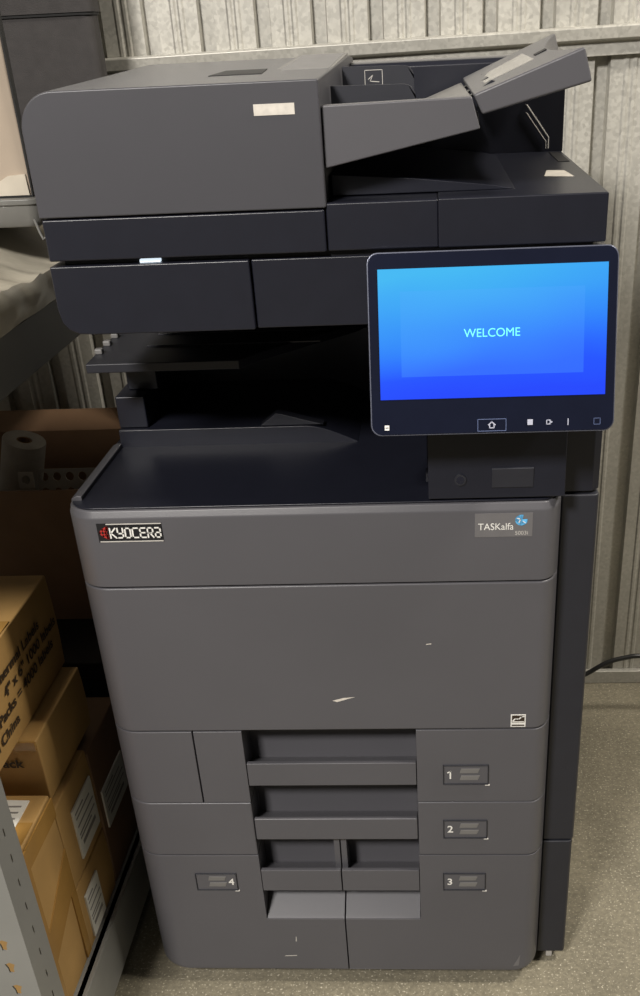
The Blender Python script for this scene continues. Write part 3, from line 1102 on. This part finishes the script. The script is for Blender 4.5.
# packing pieces inside
t = thing('perforated_card', (-0.50, 0.52, 0.53), 'pale packing card with round holes inside the open carton', 'packing card')
q = MB()
DOT = [(0.0075 * math.cos(math.radians(a)), 0.0075 * math.sin(math.radians(a))) for a in (225, 270, 315, 0, 45, 90, 135, 180)]
for r in range(4):
    holed(q, (-0.560, 0.512 + 0.0 * r, 0.540 + r * 0.026), (1, 0, 0), (0, 0.25, 0.968), 0.026, 0.026, DOT, 1)
for c_ in range(5):
    holed(q, (-0.534 + c_ * 0.022, 0.512, 0.540), (1, 0, 0), (0, 0.25, 0.968), 0.022, 0.026, DOT, 4)
bmesh.ops.remove_doubles(q.bm, verts=q.bm.verts, dist=0.0001)
o = q.build('card_sheet', 'pulp', t, smooth=False)
s = o.modifiers.new('thickness', 'SOLIDIFY')
s.thickness = 0.003
q = MB()
q.box(-0.560, -0.424, 0.514, 0.545, 0.5330, 0.5390)
q.build('card_base', 'pulp', t)
t2_ = thing('paper_roll', (-0.53, 0.60, 0.62), 'pale roll of paper sticking up out of the open carton', 'roll')
q = MB()
ctr, ax = Vector((-0.600, 0.585, 0.560)), Vector((0.30, -0.05, 0.95)).normalized()
a1 = ax.orthogonal().normalized()
b1 = ax.cross(a1)


def circ(cn, r, n=24):
    return [cn + r * (math.cos(2 * math.pi * k / n) * a1 + math.sin(2 * math.pi * k / n) * b1) for k in range(n)]


q.loft([circ(ctr, 0.036), circ(ctr + ax * 0.125, 0.036), circ(ctr + ax * 0.125, 0.013), circ(ctr + ax * 0.02, 0.013)])
q.build('rolled_paper', 'pulp', t2_, bevel=0.001)
q = MB()
q.loft([circ(ctr + ax * 0.02, 0.0128), circ(ctr + ax * 0.124, 0.0128), circ(ctr + ax * 0.124, 0.0105), circ(ctr + ax * 0.02, 0.0105)])
q.build('roll_core', 'browncarton', t2_)

# ================================================================== things on the upper shelf
bag = thing('plastic_bundle', (-0.55, 0.15, UZ), 'bundle wrapped in crinkled clear plastic lying on the upper shelf edge', 'bundle')
x0, x1, y0, y1 = -0.800, -0.352, -0.190, 0.500
NX, NYY = 46, 74


def crumple(p, a):
    v = noise.noise(p * 8.0) * 0.6 + noise.noise(p * 19.0) * 0.3
    v += (0.5 - abs(noise.noise(p * 11.0 + Vector((3.1, 1.7, 0))))) * 1.3 + (0.4 - abs(noise.noise(p * 24.0 + Vector((1.3, 4.7, 0))))) * 0.5
    return v * a


q = MB()
grid = []
for a in range(NX + 1):
    row = []
    for b_ in range(NYY + 1):
        px = x1 + (x0 - x1) * a / NX
        py = y0 + (y1 - y0) * b_ / NYY
        e = min(1.0, (x1 - px) / 0.130)
        top = 1.000 + 0.046 * (e * e * (3 - 2 * e)) + crumple(Vector((px, py, 0.3)), 0.011) * (1.0 if py < 0.25 else 0.35)
        top = min(top, 1.0555)
        row.append(q.bm.verts.new((px + noise.noise(Vector((px * 15, py * 15, 5))) * 0.003, py, top)))
    grid.append(row)
for a in range(NX):
    for b_ in range(NYY):
        q.bm.faces.new((grid[a][b_], grid[a + 1][b_], grid[a + 1][b_ + 1], grid[a][b_ + 1]))
edge = [grid[0][b_] for b_ in range(NYY + 1)] + [grid[a][NYY] for a in range(1, NX + 1)] + [grid[NX][b_] for b_ in range(NYY - 1, -1, -1)] + [grid[a][0] for a in range(NX - 1, 0, -1)]
prev = edge
for f in (0.66, 0.33, 0.0):
    cur = []
    for v in edge:
        p = v.co.copy()
        z = UZ + 0.0006 + (p.z - UZ) * f
        d = crumple(Vector((p.x, p.y, z)), 0.006) if f > 0 else 0.0
        if f > 0:
            d += 0.004 * math.sin(math.pi * f)
        cur.append(q.bm.verts.new((p.x + (d if p.x > -0.5 else -d), p.y, z)))
    for k in range(len(edge)):
        m_ = (k + 1) % len(edge)
        q.bm.faces.new((prev[k], prev[m_], cur[m_], cur[k]))
    prev = cur
q.bm.faces.new(prev)
q.build('crinkled_plastic', 'wrap', bag)

tyo = thing('plastic_tray', (-0.55, 0.37, 1.0562), 'flat grey plastic tray resting on the crinkled plastic bundle', 'tray')
q = MB()
outer = rrect(-0.745, -0.3445, 0.268, 0.485, 0.016, 8)
q.loft([[(x + (0.005 if x < -0.5 else -0.005), y + (0.004 if y < .38 else -.004), 1.0562) for x, y in outer], [(x, y, 1.0640) for x, y in outer], [(x, y, 1.0880) for x, y in outer]])
q.build('tray_body', 'bin', tyo, bevel=0.002)
q = MB()
q.loft([[(x, y, z) for x, y in rrect(-0.7475, -0.3420, 0.2655, 0.4875, 0.018, 8)] for z in (1.0820, 1.0890)])
q.build('tray_rim', 'bin', tyo, bevel=0.0015)
q = MB()
q.tube([(-0.352, 0.2655, 1.066), (-0.347, 0.263, 1.050), (-0.344, 0.262, 1.043), (-0.340, 0.264, 1.046), (-0.339, 0.268, 1.056)], 0.0018, 0, 8)
q.build('tray_clip', 'bin', tyo)

pb = thing('paper_bag', (-0.47, 0.295, 1.0895), 'cream paper bag with dark edges standing on the grey plastic tray', 'bag')
q = MB()
rings = []
for k in range(9):
    f = k / 8
    z = 1.0895 + 0.27 * f
    rg = []
    for (x, y) in rrect(-0.640, -0.3560, 0.288, 0.297, 0.003, 3):
        v = Vector((x, y, z)) + noise.noise_vector(Vector((x * 7, y * 7, z * 7))) * 0.004 * min(1, f * 3)
        rg.append(v)
    rings.append(rg)
q.loft(rings)
q.build('bag_body', 'paper', pb)
q = MB()
q.loft([[(-0.3568, 0.2865, z), (-0.3548, 0.2865, z), (-0.3548, 0.2985, z), (-0.3568, 0.2985, z)] for z in (1.0895, 1.362)])
q.loft([[(-0.640, 0.2855, z), (-0.3548, 0.2855, z), (-0.3548, 0.2885, z), (-0.640, 0.2885, z)] for z in (1.0895, 1.0912)])
q.build('bag_edging', 'seam', pb, smooth=False, label='dark edge binding')
q = MB()
fold = [(-0.640, 1.0915), (-0.3585, 1.0915), (-0.3600, 1.1150), (-0.3820, 1.1135), (-0.3930, 1.1080), (-0.4150, 1.1120), (-0.640, 1.1120)]
q.loft([[(px, 0.2846, pz) for px, pz in fold], [(px, 0.2885, pz) for px, pz in fold]])
q.build('bag_bottom_fold', 'palepaper', pb, smooth=False)

cs = thing('fabric_case', (-0.58, 0.70, UZ), 'large charcoal fabric case at the back of the upper shelf against the wall', 'case')
q = MB()
rings = []
for k in range(9):
    f = k / 8
    z = UZ + (1.291 - UZ) * f
    bow = 0.006 * math.sin(math.pi * f)
    rings.append([(x, y, z) for x, y in rrect(-0.80 - bow, -0.3640 + bow * 0.3, 0.7000 - bow, 0.745, 0.012, 3)])
q.loft(rings)
cb = q.build('case_body', 'fabric', cs)
q = MB()
q.loft([[(x, y, z) for x, y in rrect(-0.802, -0.3620, 0.697, 0.747, 0.013, 4)] for z in (1.2895, 1.2935)])
q.build('case_seam', 'seam', cs, smooth=False)
q = MB()
q.loft([[(x, y, z) for x, y in rrect(-0.804 + i, -0.3605 - i, 0.695 + i, 0.749 - i, 0.014, 4)] for z, i in ((1.2932, 0), (1.40, 0.0), (1.41, 0.008))])
q.build('case_lid', 'fabric', cs)

# ================================================================== power cord
q = MB()
ctl = [(0.333, 0.600, 0.090), (0.372, 0.690, 0.088), (0.438, 0.700, 0.111), (0.468, 0.700, 0.131), (0.492, 0.700, 0.144), (0.520, 0.700, 0.1515), (0.547, 0.700, 0.155), (0.62, 0.700, 0.150), (0.74, 0.690, 0.110), (0.88, 0.67, 0.045), (1.02, 0.64, 0.008), (1.20, 0.60, 0.0052), (1.55, 0.55, 0.0052)]
pts = []
for i in range(len(ctl) - 1):
    p0, p1, p2, p3 = [Vector(ctl[max(0, min(len(ctl) - 1, i + k))]) for k in (-1, 0, 1, 2)]
    for s in range(6):
        t = s / 6
        pts.append(0.5 * ((2 * p1) + (p2 - p0) * t + (2 * p0 - 5 * p1 + 4 * p2 - p3) * t * t + (3 * p1 - p0 - 3 * p2 + p3) * t ** 3))
pts.append(Vector(ctl[-1]))
for p in pts:
    p.z = max(p.z, 0.0052)
q.tube(pts, 0.005, 0, 10)
cd = q.build('power_cord', 'cable')
tag(cd, 'black power cord running from the copier along the wall at right', 'cord')
